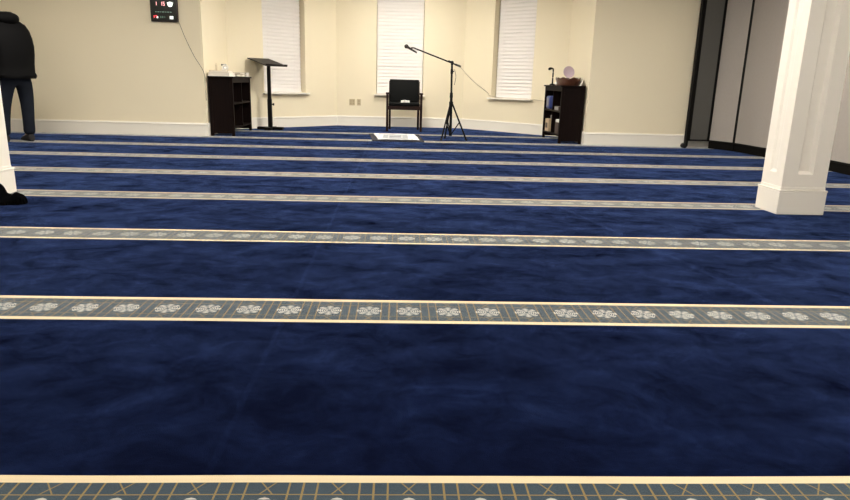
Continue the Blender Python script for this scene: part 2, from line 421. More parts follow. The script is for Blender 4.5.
# ------------------------------------------------------------------ folding partition
pt = tag(empty('folding_partition', (4.75, 7.5, 0)), 'grey folding partition wall with black edges standing behind the right column', 'partition')
def vpanel(p0, p1, mat, z0=0.10, z1=2.6, seal=True, th=0.06):
    p0 = Vector((p0[0]-4.75, p0[1]-7.5)); p1 = Vector((p1[0]-4.75, p1[1]-7.5))
    d = p1-p0; L_ = d.length; a = math.atan2(d.y, d.x)
    Mx = Matrix.Translation((p0.x, p0.y, 0)) @ Matrix.Rotation(a, 4, 'Z')
    pn = MB().box(0.016, L_-0.016, -th/2, th/2, z0+0.02, z1-0.02).build('panel', mat, pt, mat=Mx)
    e = MB()
    e.box(0.001, 0.020, -th/2-0.006, th/2+0.006, z0, z1, 0.002); e.box(L_-0.020, L_-0.001, -th/2-0.006, th/2+0.006, z0, z1, 0.002)
    e.box(0.02, L_-0.02, -th/2-0.004, th/2+0.004, z0, z0+0.022, 0.002); e.box(0.02, L_-0.02, -th/2-0.004, th/2+0.004, z1-0.03, z1, 0.002)
    e.build('edge_frame', M_blackframe, pn, mat=None).data.transform(Mx)
    if seal:
        MB().box(0.004, L_-0.004, -0.024, 0.024, 0.002, z0+0.002, 0.004).build('floor_sweep', M_seal, pn).data.transform(Mx)
    return pn
p_first = vpanel((4.175, 9.46), (4.485, 9.50), M_part_shaded, z0=0.105, seal=False)
p_first['label'] = 'narrow end panel next to the back wall, shade painted into its colour'
vpanel((4.525, 9.50), (4.715, 9.12), M_part)
ys = [9.11, 7.90, 6.60, 5.40, 4.20, 3.0, 1.8]
xs = [4.72, 4.80, 4.76, 4.77, 4.72, 4.77, 4.72]
for i in range(len(ys)-1):
    vpanel((xs[i], ys[i]), (xs[i+1], ys[i+1]-0.0), M_part)
pp = MB(); pp.box(4.14-4.75, 4.175-4.75, 9.42-7.5, 9.495-7.5, 0.03, 2.6, 0.004)
post = pp.build('lead_post', M_blackframe, pt)
MB().cyl((4.13-4.75, 9.42-7.5, 0.036), (4.13-4.75, 9.49-7.5, 0.036), 0.036, n=20).cyl((4.13-4.75, 9.455-7.5, 0.03), (4.16-4.75, 9.455-7.5, 0.10), 0.014).build('caster', M_rubber, post, True)
MB().box(4.13-4.75, 4.83-4.75, 9.40-7.5, 9.56-7.5, 2.6, H-0.001).box(4.68-4.75, 4.83-4.75, 1.7-7.5, 9.40-7.5, 2.6, H-0.001).build('overhead_track', M_blackframe, pt)

# ------------------------------------------------------------------ cabinets
def cabinet(loc, flip, label):
    """local: back at x=0, open front at x=W; y along the wall from near end 0 to L"""
    t = tag(empty('bookcase', loc), label, 'bookcase', 'low dark open bookcases')
    W, L_, HT = 0.34, 1.14, 0.835
    fx = -1 if flip else 1
    def bb(m, x0, x1, *a, **k):
        x0, x1 = fx*x0, fx*x1; return m.box(min(x0, x1), max(x0, x1), *a, **k)
    bb(MB(), -0.0, W+0.02, -0.02, L_+0.02, HT-0.022, HT, 0.004).build('top', M_espresso, t)
    for yy in (0, L_-0.04):
        for xx in (0.0, W-0.04):
            bb(MB(), xx, xx+0.04, yy, yy+0.04, 0, HT-0.022, 0.003).build('leg', M_espresso, t)
    for yy in (0.008, L_-0.030):
        bb(MB(), 0.04, W-0.04, yy, yy+0.022, 0.035, HT-0.022).build('side_panel', M_espresso, t)
    bb(MB(), 0.004, 0.016, 0.04, L_-0.04, 0.085, HT-0.022).build('back_panel', M_espresso, t)
    bb(MB(), W-0.030, W-0.008, 0.04, L_-0.04, HT-0.085, HT-0.022, 0.002).build('top_rail', M_espresso, t)
    for zz in (0.10, 0.445):
        bb(MB(), 0.016, W-0.006, 0.03, L_-0.03, zz, zz+0.022, 0.002).build('shelf', M_espresso, t)
    bb(MB(), 0.016, W-0.008, L_/2-0.011, L_/2+0.011, 0.122, 0.445, 0.001).build('divider', M_espresso, t)
    bb(MB(), 0.016, W-0.008, L_/2-0.011, L_/2+0.011, 0.467, HT-0.022, 0.001).build('divider', M_espresso, t)
    return t
CL = (-2.74+0.024, 9.68, 0); CR = (XR-0.024, 9.70, 0)
cabinet(CL, False, 'low dark bookcase on the left of the bay with books on top, beside the lectern')
cabinet(CR, True, 'low dark bookcase on the right of the bay carrying a brown basket')

def book(name_label, loc, size, mat, rz=0.0, group=None, cat='book'):
    sx, sy, sz = size
    t = empty('book', loc, rz)
    tag(t, name_label, cat, group)
    c = MB(); c.box(-sx/2, sx/2, -sy/2, sy/2, 0, 0.004, 0.001); c.box(-sx/2, sx/2, -sy/2, sy/2, sz-0.004, sz, 0.001); c.box(-sx/2, -sx/2+0.004, -sy/2, sy/2, 0.004, sz-0.004)
    c.build('cover', mat, t)
    MB().box(-sx/2+0.004, sx/2-0.006, -sy/2+0.005, sy/2-0.005, 0.004, sz-0.004).build('pages', M_paper, t)
    return t
ZT = 0.836
book('thick white book lying flat on the left bookcase, at the bottom of the near stack', (-2.565, 9.86, ZT), (0.30, 0.34, 0.050), M_white, group='books on the left bookcase')
book('cream covered book lying on top of the thick white book on the left bookcase', (-2.575, 9.87, ZT+0.0505), (0.27, 0.32, 0.028), M_cover, 0.05, 'books on the left bookcase')
book('dark covered book lying flat on the left bookcase just right of the white stack', (-2.54, 10.22, ZT), (0.26, 0.17, 0.034), M_cover3, 0.0, 'books on the left bookcase')
book('thin olive book lying on the far half of the left bookcase, under the pale booklet', (-2.53, 10.46, ZT), (0.28, 0.24, 0.034), M_cover2, 0.1, 'books on the left bookcase')
book('pale booklet lying on the olive book on the left bookcase', (-2.52, 10.46, ZT+0.0345), (0.24, 0.20, 0.020), M_cover, -0.1, 'books on the left bookcase')
book('white thick pad at the far end of the left bookcase top', (-2.52, 10.73, ZT), (0.27, 0.20, 0.062), M_white, 0.0, 'books on the left bookcase')
# things standing on the near stack and beside
zc = ZT+0.079
t = tag(empty('candle_jar', (-2.555, 9.95, zc)), 'small white jar with a grey round lid standing on the book stack', 'jar')
MB().lathe([(0.030, 0), (0.034, 0.004), (0.034, 0.060), (0.028, 0.066)]).build('jar_body', M_white, t, True)
MB().lathe([(0.036, 0.067), (0.038, 0.070), (0.038, 0.088), (0.034, 0.092)]).build('lid', M_grey, t, True)
t = tag(empty('tape_roll', (-2.50, 9.80, zc)), 'white and grey tape roll standing on edge on the cream book', 'tape roll')
rm = Matrix.Rotation(PI/2, 4, 'X')
ring = MB(); R = []
for k in range(32):
    a = 2*PI*k/32
    R.append([Vector((r*math.cos(a), yy, 0.042+r*math.sin(a))) for r, yy in ((0.022, -0.016), (0.042, -0.016), (0.042, 0.016), (0.022, 0.016))])
R.append(R[0])
ring.loft(R, cap=False).build('tape', M_white, t, True)
core = MB(); R = []
for k in range(33):
    a = 2*PI*k/32
    R.append([Vector((r*math.cos(a), yy, 0.042+r*math.sin(a))) for r, yy in ((0.019, -0.017), (0.022, -0.017), (0.022, 0.017), (0.019, 0.017))])
core.loft(R, cap=False).build('core', M_grey, t, True)
t = tag(MB().lathe([(0.012, 0), (0.013, 0.002), (0.012, 0.075), (0.006, 0.085), (0.006, 0.10), (0.002, 0.103)]).build('bottle', M_cover, None, True), 'slim pale bottle standing at the left rear of the book stack', 'bottle')
t.location = (-2.655, 9.92, zc)
# books inside the left bookcase
bx = [(9.86, 0.467, 0.026, 0.20, M_cover3), (9.89, 0.467, 0.03, 0.22, M_espresso), (9.925, 0.467, 0.025, 0.19, M_cover3), (10.40, 0.122, 0.03, 0.24, M_cover3), (10.44, 0.122, 0.035, 0.22, M_cover2), (9.87, 0.122, 0.04, 0.23, M_cover3), (10.48, 0.122, 0.03, 0.23, M_espresso)]
for i, (yy, zz, th, hh, mt) in enumerate(bx):
    t = empty('book', (-2.60, yy, zz+0.001))
    where = ('upper shelf, near end' if zz > 0.3 else 'bottom shelf')
    nth = ['first', 'second', 'third', 'second', 'third', 'first', 'last'][i]
    tag(t, 'dark upright book in left bookcase, %s, %s from near end' % (where, nth), 'book', 'upright books inside the left bookcase')
    w_ = 0.16
    c = MB(); c.box(-w_/2, w_/2, -th/2, -th/2+0.003, 0, hh); c.box(-w_/2, w_/2, th/2-0.003, th/2, 0, hh); c.box(w_/2-0.004, w_/2, -th/2+0.003, th/2-0.003, 0, hh)
    c.build('cover', mt, t)
    MB().box(-w_/2+0.004, w_/2-0.004, -th/2+0.003, th/2-0.003, 0.004, hh-0.004).build('pages', M_paper, t)
t = tag(empty('tissue_pack', (-2.50, 10.50, 0.468)), 'small crumpled white tissue pack on the upper shelf of the left bookcase', 'tissue pack')
MB().box(-0.05, 0.05, -0.06, 0.06, 0, 0.035, 0.012, seg=3).build('wrapper', M_white, t, True)
MB().lathe([(0.02, 0.033), (0.012, 0.045), (0.026, 0.065), (0.004, 0.072)], n=9).build('tissue', M_paper, t, True)

# right bookcase things
t = tag(empty('wicker_basket', (2.525, 10.12, ZT)), 'brown oval basket with a wavy rim on the right bookcase', 'basket')
rings = []
NB = 56
for rr, zz in ((0.02, 0.0), (0.86, 0.0), (0.90, 0.02), (0.95, 0.06), (0.99, 0.095)):
    rings.append([Vector((0.165*rr*math.cos(2*PI*i/NB), 0.37*rr*math.sin(2*PI*i/NB), zz + (0.014*math.sin(7*2*PI*i/NB) if zz > 0.09 else 0) + (0.005*math.sin(7*2*PI*i/NB) if 0.05 < zz < 0.07 else 0))) for i in range(NB)])
for rr, zz in ((0.94, 0.093), (0.90, 0.06), (0.84, 0.022), (0.8, 0.008), (0.02, 0.008)):
    rings.append([Vector((0.165*rr*math.cos(2*PI*i/NB), 0.37*rr*math.sin(2*PI*i/NB), zz + (0.014*math.sin(7*2*PI*i/NB) if zz > 0.09 else 0))) for i in range(NB)])
MB().loft(rings).build('bowl', M_basket, t, True)
rimp = [Vector((0.161*math.cos(2*PI*i/NB), 0.361*math.sin(2*PI*i/NB), 0.098+0.014*math.sin(7*2*PI*i/NB))) for i in range(NB+1)]
MB().tube(rimp, 0.007, 8).build('rim', M_basket, t, True)
# white cloth hanging over near rim
t = tag(MB().loft([[Vector((0.060, -0.306, 0.002)), Vector((0.095, -0.300, 0.002)), Vector((0.095, -0.296, 0.003)), Vector((0.060, -0.302, 0.003))],
                   [Vector((0.085, -0.300, 0.05)), Vector((0.115, -0.285, 0.045)), Vector((0.115, -0.281, 0.046)), Vector((0.085, -0.296, 0.051))],
                   [Vector((0.112, -0.283, 0.10)), Vector((0.120, -0.278, 0.10)), Vector((0.118, -0.272, 0.101)), Vector((0.110, -0.277, 0.101))]]).build('paper_napkin', M_paper, None), 'white pointed napkin tucked against the near right end of the brown basket', 'napkin')
t.location = (2.545, 10.045, ZT)
# lilac dish propped in the basket
t = tag(MB().lathe([(0.004, 0.0), (0.045, 0.0), (0.080, 0.022), (0.088, 0.030), (0.084, 0.031), (0.044, 0.006), (0.004, 0.006)], n=40).build('round_dish', M_lilac, None, True), 'pale lilac round dish propped upright in the brown basket', 'dish')
t.rotation_euler = (math.radians(78), 0, math.radians(8)); t.location = (2.53, 10.16, ZT+0.19)
t = tag(empty('plastic_tub', (2.525, 10.13, ZT+0.009)), 'low white tub inside the brown basket under the lilac dish', 'tub')
MB().lathe([(0.055, 0), (0.062, 0.004), (0.068, 0.070), (0.070, 0.078)], n=28).build('tub_body', M_lilac, t, True)
# gooseneck
t = tag(empty('gooseneck_microphone', (2.415, 10.66, ZT)), 'short black gooseneck microphone standing on the far end of the right bookcase', 'microphone')
MB().lathe([(0.045, 0), (0.045, 0.012), (0.02, 0.022), (0.010, 0.024)]).build('base', M_black, t, True)
MB().tube(catmull([(0, 0, 0.02), (0.0, 0, 0.12), (0.0, 0, 0.225), (-0.012, 0, 0.253), (-0.035, 0, 0.257)], 8), 0.011, 10).build('neck', M_black, t, True)
MB().cyl((-0.030, 0, 0.257), (-0.062, 0, 0.246), 0.016, 0.021).ball((-0.062, 0, 0.246), 0.021).build('head', M_black, t, True)
t = tag(MB().box(-0.035, 0.035, -0.06, 0.06, 0, 0.05, 0.018, seg=3).build('tissue_packet', M_white, None, True), 'small white packet on the right bookcase beside the gooseneck microphone', 'packet')
t.location = (2.47, 10.53, ZT+0.0005)
# shelf contents of the right bookcase
t = tag(empty('storage_bag', (2.45, 10.60, 0.468)), 'blue wrapped package on the upper shelf of the right bookcase', 'package')
MB().box(-0.10, 0.10, -0.13, 0.13, 0, 0.20, 0.03, seg=3).build('wrapping', M_blue, t, True)
MB().box(-0.105, -0.098, -0.06, 0.06, 0.05, 0.17, 0.002).build('label_patch', M_grey, t)
t = tag(empty('book', (2.47, 10.02, 0.468)), 'dark flat box file on the upper shelf near end of the right bookcase', 'book')
MB().box(-0.11, 0.11, -0.14, 0.14, 0, 0.06, 0.003).build('cover', M_cover3, t)
MB().box(-0.113, -0.109, -0.12, 0.12, 0.008, 0.052).build('pages', M_grey, t)
t = tag(empty('cardboard_box', (2.45, 10.56, 0.123)), 'tan cardboard box on the bottom shelf of the right bookcase', 'box')
MB().box(-0.10, 0.10, -0.12, 0.12, 0, 0.19, 0.003).build('carton', M_card, t)
MB().box(-0.102, -0.0995, -0.05, 0.09, 0.05, 0.13).build('label_patch', M_cover3, t)
t = tag(MB().box(-0.03, 0.03, -0.05, 0.05, 0, 0.06, 0.01).build('small_tin', M_grey, None, True), 'small grey tin on top of the tan cardboard box', 'tin'); t.location = (2.44, 10.55, 0.314)
t = tag(empty('tissue_box', (2.44, 9.98, 0.123)), 'white topped dark box on the bottom shelf near end of the right bookcase', 'box')
MB().box(-0.07, 0.07, -0.10, 0.10, 0, 0.17, 0.004).build('carton', M_cover3, t)
MB().box(-0.07, 0.07, -0.09, 0.09, 0.1705, 0.215, 0.012).build('tissue', M_white, t, True)

# ------------------------------------------------------------------ lectern
t = tag(empty('lectern_stand', (-2.13, 11.08, 0)), 'black slant-top lectern stand with a single post, before the left bay window', 'lectern')
cz = 1.063
e1 = Vector((r2, r2, 0)); e2 = Vector((r2*math.cos(0.22), -r2*math.cos(0.22), -math.sin(0.22))); nn = e1.cross(e2).normalized()
if nn.z < 0: nn = -nn
Mt = Matrix((( e1.x, e2.x, nn.x, -0.02), (e1.y, e2.y, nn.y, 0.0), (e1.z, e2.z, nn.z, cz), (0, 0, 0, 1)))
MB().box(-0.205, 0.205, -0.265, 0.265, 0, 0.016, 0.003, rot=Mt).build('desk_top', M_blackplate, t)
MB().box(-0.205, 0.205, 0.252, 0.268, 0.016, 0.036, 0.003, rot=Mt).build('ledge', M_blackplate, t)
MB().box(-0.09, 0.09, -0.09, 0.09, -0.014, 0.0, 0.003, rot=Mt).build('bracket', M_black, t)
MB().box(-0.033, 0.033, -0.033, 0.033, 0.04, 0.50, 0.005).build('lower_post', M_black, t)
MB().box(-0.027, 0.027, -0.027, 0.027, 0.50, cz-0.01, 0.004).build('upper_post', M_black, t)
MB().cyl((0.024, -0.005, 0.41), (0.058, -0.008, 0.41), 0.007).cyl((0.052, -0.008, 0.41), (0.072, -0.008, 0.41), 0.020, n=20).build('height_knob', M_black, t, True)
b = MB(); b.box(-0.21, 0.21, -0.05, 0.05, 0, 0.045, 0.006); b.box(-0.05, 0.05, -0.19, 0.19, 0, 0.043, 0.006)
b.build('base', M_black, t, mat=Matrix.Rotation(-0.10, 4, 'Z'))

# ------------------------------------------------------------------ armchair
t = tag(empty('armchair', (0.075, 11.30, 0)), 'black padded armchair with a dark wood frame facing the room below the centre window', 'chair')
for sx in (-1, 1):
    x = sx*0.285
    m = MB(); m.box(min(x-0.02, x+0.02), max(x-0.02, x+0.02), -0.02, 0.02, 0, 0.62, 0.005); m.build('leg', M_chairwood, t)
    xr = sx*0.250
    m = MB(); m.loft([[Vector((xr+a, yy+b_, zz)) for a, b_ in ((-0.018, -0.02), (0.018, -0.02), (0.018, 0.02), (-0.018, 0.02))] for zz, yy in ((0, 0.53), (0.42, 0.49), (0.46, 0.49), (0.66, 0.53), (0.83, 0.57))])
    m.build('leg', M_chairwood, t)
    m = MB(); m.loft([[Vector((x*k+a, yy, zz+c)) for a, c in ((-0.027, -0.012), (0.027, -0.012), (0.027, 0.012), (-0.027, 0.012))] for yy, zz, k in ((-0.035, 0.627, 1), (0.0, 0.633, 1), (0.28, 0.630, 1.0), (0.535, 0.622, 0.95))])
    m.build('armrest', M_chairwood, t)
    MB().box(min(x-0.013, x+0.013), max(x-0.013, x+0.013), 0.02, 0.50, 0.375, 0.425, 0.003).build('side_rail', M_chairwood, t)
MB().box(-0.265, 0.265, -0.015, 0.012, 0.362, 0.425, 0.004).build('front_rail', M_chairwood, t)
MB().box(-0.24, 0.24, 0.48, 0.50, 0.37, 0.425, 0.003).build('rear_rail', M_chairwood, t)
MB().box(-0.262, 0.262, -0.03, 0.47, 0.427, 0.482, 0.018, seg=4).build('seat', M_vinyl, t, True)
bk = MB().box(-0.257, 0.257, -0.03, 0.03, 0.0, 0.385, 0.016, seg=4, rot=Matrix.Translation((0, 0.495, 0.478)) @ Matrix.Rotation(-0.17, 4, 'X'))
bk.build('backrest', M_vinyl, t, True)
t = tag(MB().box(-0.075, 0.075, -0.02, 0.02, 0, 0.036, 0.004).build('tissue_packet', M_white, None, True), 'small white packet lying on the seat of the black armchair', 'packet')
t.location = (0.09, 11.31, 0.4835)

# ------------------------------------------------------------------ rug and mat
def grid_sheet(corners, nu, nv, th, amp, seed, z0=0.003):
    """corners: near-left, near-right, far-right, far-left; a thin sheet with soft folds"""
    a, b_, c, d_ = [Vector((*p, 0)) for p in corners]
    t = bmesh.new(); top = []; bot = []
    uvl = []
    for j in range(nv+1):
        v = j/nv; rt = []; rb = []
        for i in range(nu+1):
            u = i/nu
            p = (a*(1-u)+b_*u)*(1-v) + (d_*(1-u)+c*u)*v
            h = z0 + amp*(0.5+0.5*noise.noise(Vector((p.x*5+seed, p.y*7, seed)))) + amp*0.8*max(0, noise.noise(Vector((p.x*9, p.y*3+seed, 4))))
            rt.append(t.verts.new((p.x, p.y, h+th))); rb.append(t.verts.new((p.x, p.y, 0.0015 if amp < 0.004 else h)))
        top.append(rt); bot.append(rb)
    for j in range(nv):
        for i in range(nu):
            t.faces.new((top[j][i], top[j][i+1], top[j+1][i+1], top[j+1][i]))
            t.faces.new((bot[j][i], bot[j+1][i], bot[j+1][i+1], bot[j][i+1]))
    for j in range(nv):
        t.faces.new((top[j][0], top[j+1][0], bot[j+1][0], bot[j][0])); t.faces.new((top[j][nu], bot[j][nu], bot[j+1][nu], top[j+1][nu]))
    for i in range(nu):
        t.faces.new((top[0][i], bot[0][i], bot[0][i+1], top[0][i+1])); t.faces.new((top[nv][i], top[nv][i+1], bot[nv][i+1], bot[nv][i]))
    return t
def rug_material():
    m, nt, b = new_mat('white_grey_prayer_rug')
    N, L = nt.nodes, nt.links
    tc = N.new('ShaderNodeTexCoord'); sp = N.new('ShaderNodeSeparateXYZ'); L.new(tc.outputs['Object'], sp.inputs[0])
    def mth(op, a, b_=None):
        n = N.new('ShaderNodeMath'); n.operation = op
        for i, v in enumerate((a, b_)):
            if v is None: continue
            if isinstance(v, (int, float)): n.inputs[i].default_value = v
            else: L.new(v, n.inputs[i])
        return n.outputs[0]
    ax = mth('ABSOLUTE', mth('DIVIDE', sp.outputs[0], 0.30)); ay = mth('ABSOLUTE', mth('DIVIDE', sp.outputs[1], 0.60))
    mx = mth('MAXIMUM', ax, ay)
    rp = N.new('ShaderNodeValToRGB'); rp.color_ramp.interpolation = 'CONSTANT'
    cr = rp.color_ramp; cr.elements[0].position = 0; cr.elements[0].color = (0.20, 0.21, 0.23, 1)
    cr.elements[1].position = 0.62; cr.elements[1].color = (0.55, 0.56, 0.57, 1)
    for p_, c in ((0.30, (0.42, 0.43, 0.44)), (0.36, (0.27, 0.29, 0.30)), (0.80, (0.45, 0.46, 0.45)), (0.86, (0.66, 0.66, 0.66))):
        e = cr.elements.new(p_); e.color = (*c, 1)
    nz = N.new('ShaderNodeTexNoise'); nz.inputs['Scale'].default_value = 22; nz.inputs['Detail'].default_value = 3
    L.new(tc.outputs['Object'], nz.inputs['Vector'])
    mxx = mth('ADD', mx, mth('MULTIPLY', mth('SUBTRACT', nz.outputs['Fac'], 0.5), 0.16))
    L.new(mxx, rp.inputs[0]); L.new(rp.outputs[0], b.inputs['Base Color']); b.inputs['Roughness'].default_value = 0.95
    return m
M_rug = rug_material()
M_rugdark = simple('dark_rug_edge', (0.010, 0.011, 0.02), 0.95, noise_amt=0.2)
c0 = Vector((-0.06, 10.22)); cs = c0.y-0.26
def rel(pts): return [(x-c0.x, y-c0.y) for x, y in pts]
t = tag(empty('floor_mat', (c0.x, cs, 0)), 'dark edged mat lying on the carpet before the black armchair', 'mat')
m = MB(); m.merge(grid_sheet(rel([(-0.38, 9.66), (0.36, 9.66), (0.31, 10.88), (-0.48, 10.84)]), 16, 20, 0.006, 0.003, 3)); m.build('mat_body', M_rugdark, t, True)
e = tag(empty('prayer_rug', (c0.x, cs, 0)), 'small white and grey patterned prayer rug spread on the dark mat', 'rug')
m = MB(); m.merge(grid_sheet(rel([(-0.30, 9.74), (0.29, 9.75), (0.23, 10.80), (-0.41, 10.78)]), 24, 30, 0.006, 0.012, 8, z0=0.0135)); m.build('woven_field', M_rug, e, True)

# ------------------------------------------------------------------ microphone stand
t = tag(empty('microphone_stand', (0.765, 9.92, 0)), 'black tripod boom microphone stand beside the armchair and prayer rug', 'microphone stand')
MB().cyl((0, 0, 0.075), (-0.008, 0, 0.66), 0.020).cyl((-0.001, 0, 0.06), (-0.001, 0, 0.11), 0.024).build('lower_pole', M_black, t, True)
MB().cyl((-0.008, 0, 0.64), (-0.014, 0, 1.10), 0.0145).build('upper_pole', M_black, t, True)
MB().cyl((-0.008, 0, 0.62), (-0.008, 0, 0.69), 0.025, 0.021).build('pole_clutch', M_black, t, True)
MB().cyl((-0.007, 0, 0.49), (-0.007, 0, 0.56), 0.030).build('leg_collar', M_black, t, True)
MB().cyl((-0.012, 0, 0.96), (-0.012, 0, 1.02), 0.020).cyl((-0.012, 0, 0.99), (0.022, 0, 0.99), 0.008).build('height_knob', M_black, t, True)
for ang, lr in ((-28, 1.10), (231, 1.0), (108, 0.95)):
    a = math.radians(ang); c_, s_ = math.cos(a)*lr, math.sin(a)*lr
    m = MB(); m.cyl((0.02*c_-0.006, 0.02*s_, 0.525), (0.235*c_, 0.235*s_, 0.014), 0.0125)
    lg = m.build('leg', M_black, t, True)
    MB().cyl((0.228*c_, 0.228*s_, 0.03), (0.242*c_, 0.242*s_, 0.003), 0.015, 0.016).build('rubber_foot', M_rubber, lg, True)
    MB().cyl((0.01*c_, 0.01*s_, 0.085), (0.128*c_, 0.128*s_, 0.27), 0.008).build('brace', M_black, t, True)
j = Vector((-0.014, 0, 1.118)); tail = Vector((0.118, 0, 1.062)); tip = Vector((-0.575, 0, 1.305))
MB().cyl((-0.014, -0.02, 1.118), (-0.014, 0.02, 1.118), 0.024, n=20).cyl((-0.014, 0, 1.085), (-0.014, 0, 1.118), 0.018).build('swivel_joint', M_black, t, True)
MB().cyl(tail+Vector((0, 0.0, 0)), tip, 0.0105).cyl(tail, tail.lerp(tip, 0.12), 0.014).cyl(j.lerp(tip, 0.02), j.lerp(tip, 0.10), 0.0135).build('boom_arm', M_black, t, True)
MB().cyl(tip, tip+Vector((-0.028, -0.004, 0.000)), 0.010).cyl(tip+Vector((-0.028, -0.004, 0.0)), (-0.625, -0.012, 1.292), 0.012).build('microphone_clip', M_black, t, True)
e = tag(empty('microphone', (0.765-0.642, 9.92-0.02, 0)), 'black handheld microphone clipped to the end of the boom arm', 'microphone')
hd = Vector((-0.042, -0.005, 1.322)); tl = Vector((0.112, 0.0, 1.238))
MB().cyl(hd.lerp(tl, 0.18), tl, 0.017, 0.011).build('handle', M_black, e, True)
MB().ball(hd, 0.030, n=20).cyl(hd, hd.lerp(tl, 0.22), 0.024, 0.018).build('grille', M_blackplate, e, True)
# cable from the boom to the window sill and on to the bookcase
Mr = mats_bay[3]
def W3(x, y, z): return Mr @ Vector((x, y, z))
cb = [(0.765+0.11, 9.93, 1.062), (0.96, 10.08, 0.985), (1.12, 10.42, 0.87), (1.33, 10.95, 0.755), (1.50, 11.45, 0.672)]
s0 = W3(0.64, -0.050, 0.628)
cb += [tuple(s0), tuple(W3(0.80, -0.030, 0.602)), tuple(W3(1.0, -0.014, 0.5935)), tuple(W3(1.3, -0.010, 0.5935)), tuple(W3(1.50, -0.030, 0.592)), tuple(W3(1.62, -0.045, 0.585)), (2.372, 10.95, 0.575), (2.40, 10.885, 0.572)]
tag(MB().tube(catmull(cb, 8), 0.0036, 8).build('microphone_cable', M_cable, None, True), 'thin grey cable drooping from the boom stand across the right window sill', 'cable')
# short cable dangling down the pole
tag(MB().tube(catmull([(0.79, 9.905, 1.02), (0.812, 9.90, 0.93), (0.806, 9.90, 0.86), (0.795, 9.905, 0.80)], 6), 0.0035, 6).build('cable_tie', M_black, None, True), 'short black strap dangling beside the upper microphone stand pole', 'strap')

# ------------------------------------------------------------------ wall clock display and cord
t = tag(empty('digital_clock', (-3.227, YB, 1.536)), 'black digital prayer time display glowing red and white on the left back wall', 'digital clock')
CWd, CH = 0.182, 0.56
MB().box(-CWd, CWd, -0.035, -0.001, 0, CH, 0.006).build('case', M_bezel, t)
MB().box(-CWd+0.014, CWd-0.012, -0.038, -0.0345, 0.012, CH-0.014).build('screen', M_screen, t)
SEG = {'0': 'abcdef', '1': 'bc', '2': 'abged', '3': 'abgcd', '4': 'fgbc', '5': 'afgcd', '6': 'afgcde', '7': 'abc', '8': 'abcdefg', '9': 'abfgcd'}
def digits(mb, txt, x, z, h, wd=None, th=None):
    w_ = wd or h*0.52; q = th or h*0.17
    for ch in txt:
        if ch == ':':
            mb.box(x, x+q, -0.041, -0.038, z+h*0.2, z+h*0.2+q); mb.box(x, x+q, -0.041, -0.038, z+h*0.65, z+h*0.65+q); x += q*2; continue
        if ch == ' ': x += w_; continue
        S_ = SEG[ch]
        for s_, (a0, a1, b0, b1) in dict(a=(0, w_, h-q, h), g=(0, w_, h/2-q/2, h/2+q/2), d=(0, w_, 0, q), f=(0, q, h/2, h), e=(0, q, 0, h/2), b=(w_-q, w_, h/2, h), c=(w_-q, w_, 0, h/2)).items():
            if s_ in S_: mb.box(x+a0, x+a1, -0.041, -0.038, z+b0, z+b1)
        x += w_*1.45
    return mb
digits(MB(), '1', -0.108, 0.208, 0.046, 0.020, 0.010).build('numeral', M_pink, t)
digits(MB(), '15', -0.040, 0.206, 0.050, 0.024, 0.008).build('numeral', M_pink, t)
MB().lathe([(0.004, 0), (0.034, 0), (0.034, 0.003), (0.004, 0.003)], c=(0.090, -0.0385, 0.226), mat=Matrix.Rotation(PI/2, 4, 'X')).build('symbol', M_wht, t)
MB().box(0.050, 0.130, -0.041, -0.038, 0.238, 0.250).build('symbol', M_wht, t)
m = MB(); xx = -0.115
for wl in (0.018, 0.028, 0.012, 0.034, 0.016, 0.03, 0.02):
    m.box(xx, xx+wl, -0.041, -0.038, 0.120, 0.130); xx += wl+0.010
m.build('text_line', M_grn, t)
digits(MB(), '17', -0.150, 0.047, 0.032, 0.022, 0.011).build('numeral', M_red, t)
MB().box(-0.102, -0.080, -0.041, -0.038, 0.043, 0.067).build('symbol', M_wht, t)
digits(MB(), '8:8:1', -0.052, 0.047, 0.026, 0.012, 0.004).build('numeral', M_grn, t)
MB().box(0.075, 0.122, -0.041, -0.038, 0.036, 0.074, 0.002).build('symbol', M_wht, t)
digits(MB(), '12:56', -0.12, 0.36, 0.11, 0.045, 0.014).build('numeral', M_red, t)
cp = [(-3.050, YB-0.008, 1.545), (-3.03, YB-0.010, 1.50), (-2.985, YB-0.008, 1.37), (-2.935, YB-0.009, 1.25), (-2.895, YB-0.007, 1.16), (-2.85, YB-0.008, 1.07), (-2.80, YB-0.008, 0.99), (-2.765, YB-0.009, 0.93), (-2.742, YB-0.010, 0.87), (-2.73, YB+0.01-0.03, 0.80), (-2.728, YB-0.02, 0.5)]
tag(MB().tube(catmull(cp, 6), 0.0038, 8).build('power_cord', M_cord, None, True), 'thin cord running down the wall from the digital clock to the left bookcase', 'cord')

# ------------------------------------------------------------------ wall plates
for nm, lb, x, w_ in (('wall_outlet', 'wide almond outlet plate on the bay wall, left of the pair', -0.885, 0.052), ('wall_outlet', 'narrow almond outlet plate on the bay wall, right of the pair', -0.760, 0.035)):
    t = tag(empty(nm, (x, A, 0.430)), lb, 'outlet', 'outlet plates on the bay wall')
    MB().box(-w_, w_, -0.006, -0.0005, -0.058, 0.058, 0.002).build('cover_plate', M_plate, t)
    for cx in ((-0.024, 0.024) if w_ > 0.04 else (0.0,)):
        for zz in (-0.022, 0.022):
            MB().box(cx-0.014, cx+0.014, -0.0075, -0.0055, zz-0.013, zz+0.013, 0.001).build('socket', M_slot, t)

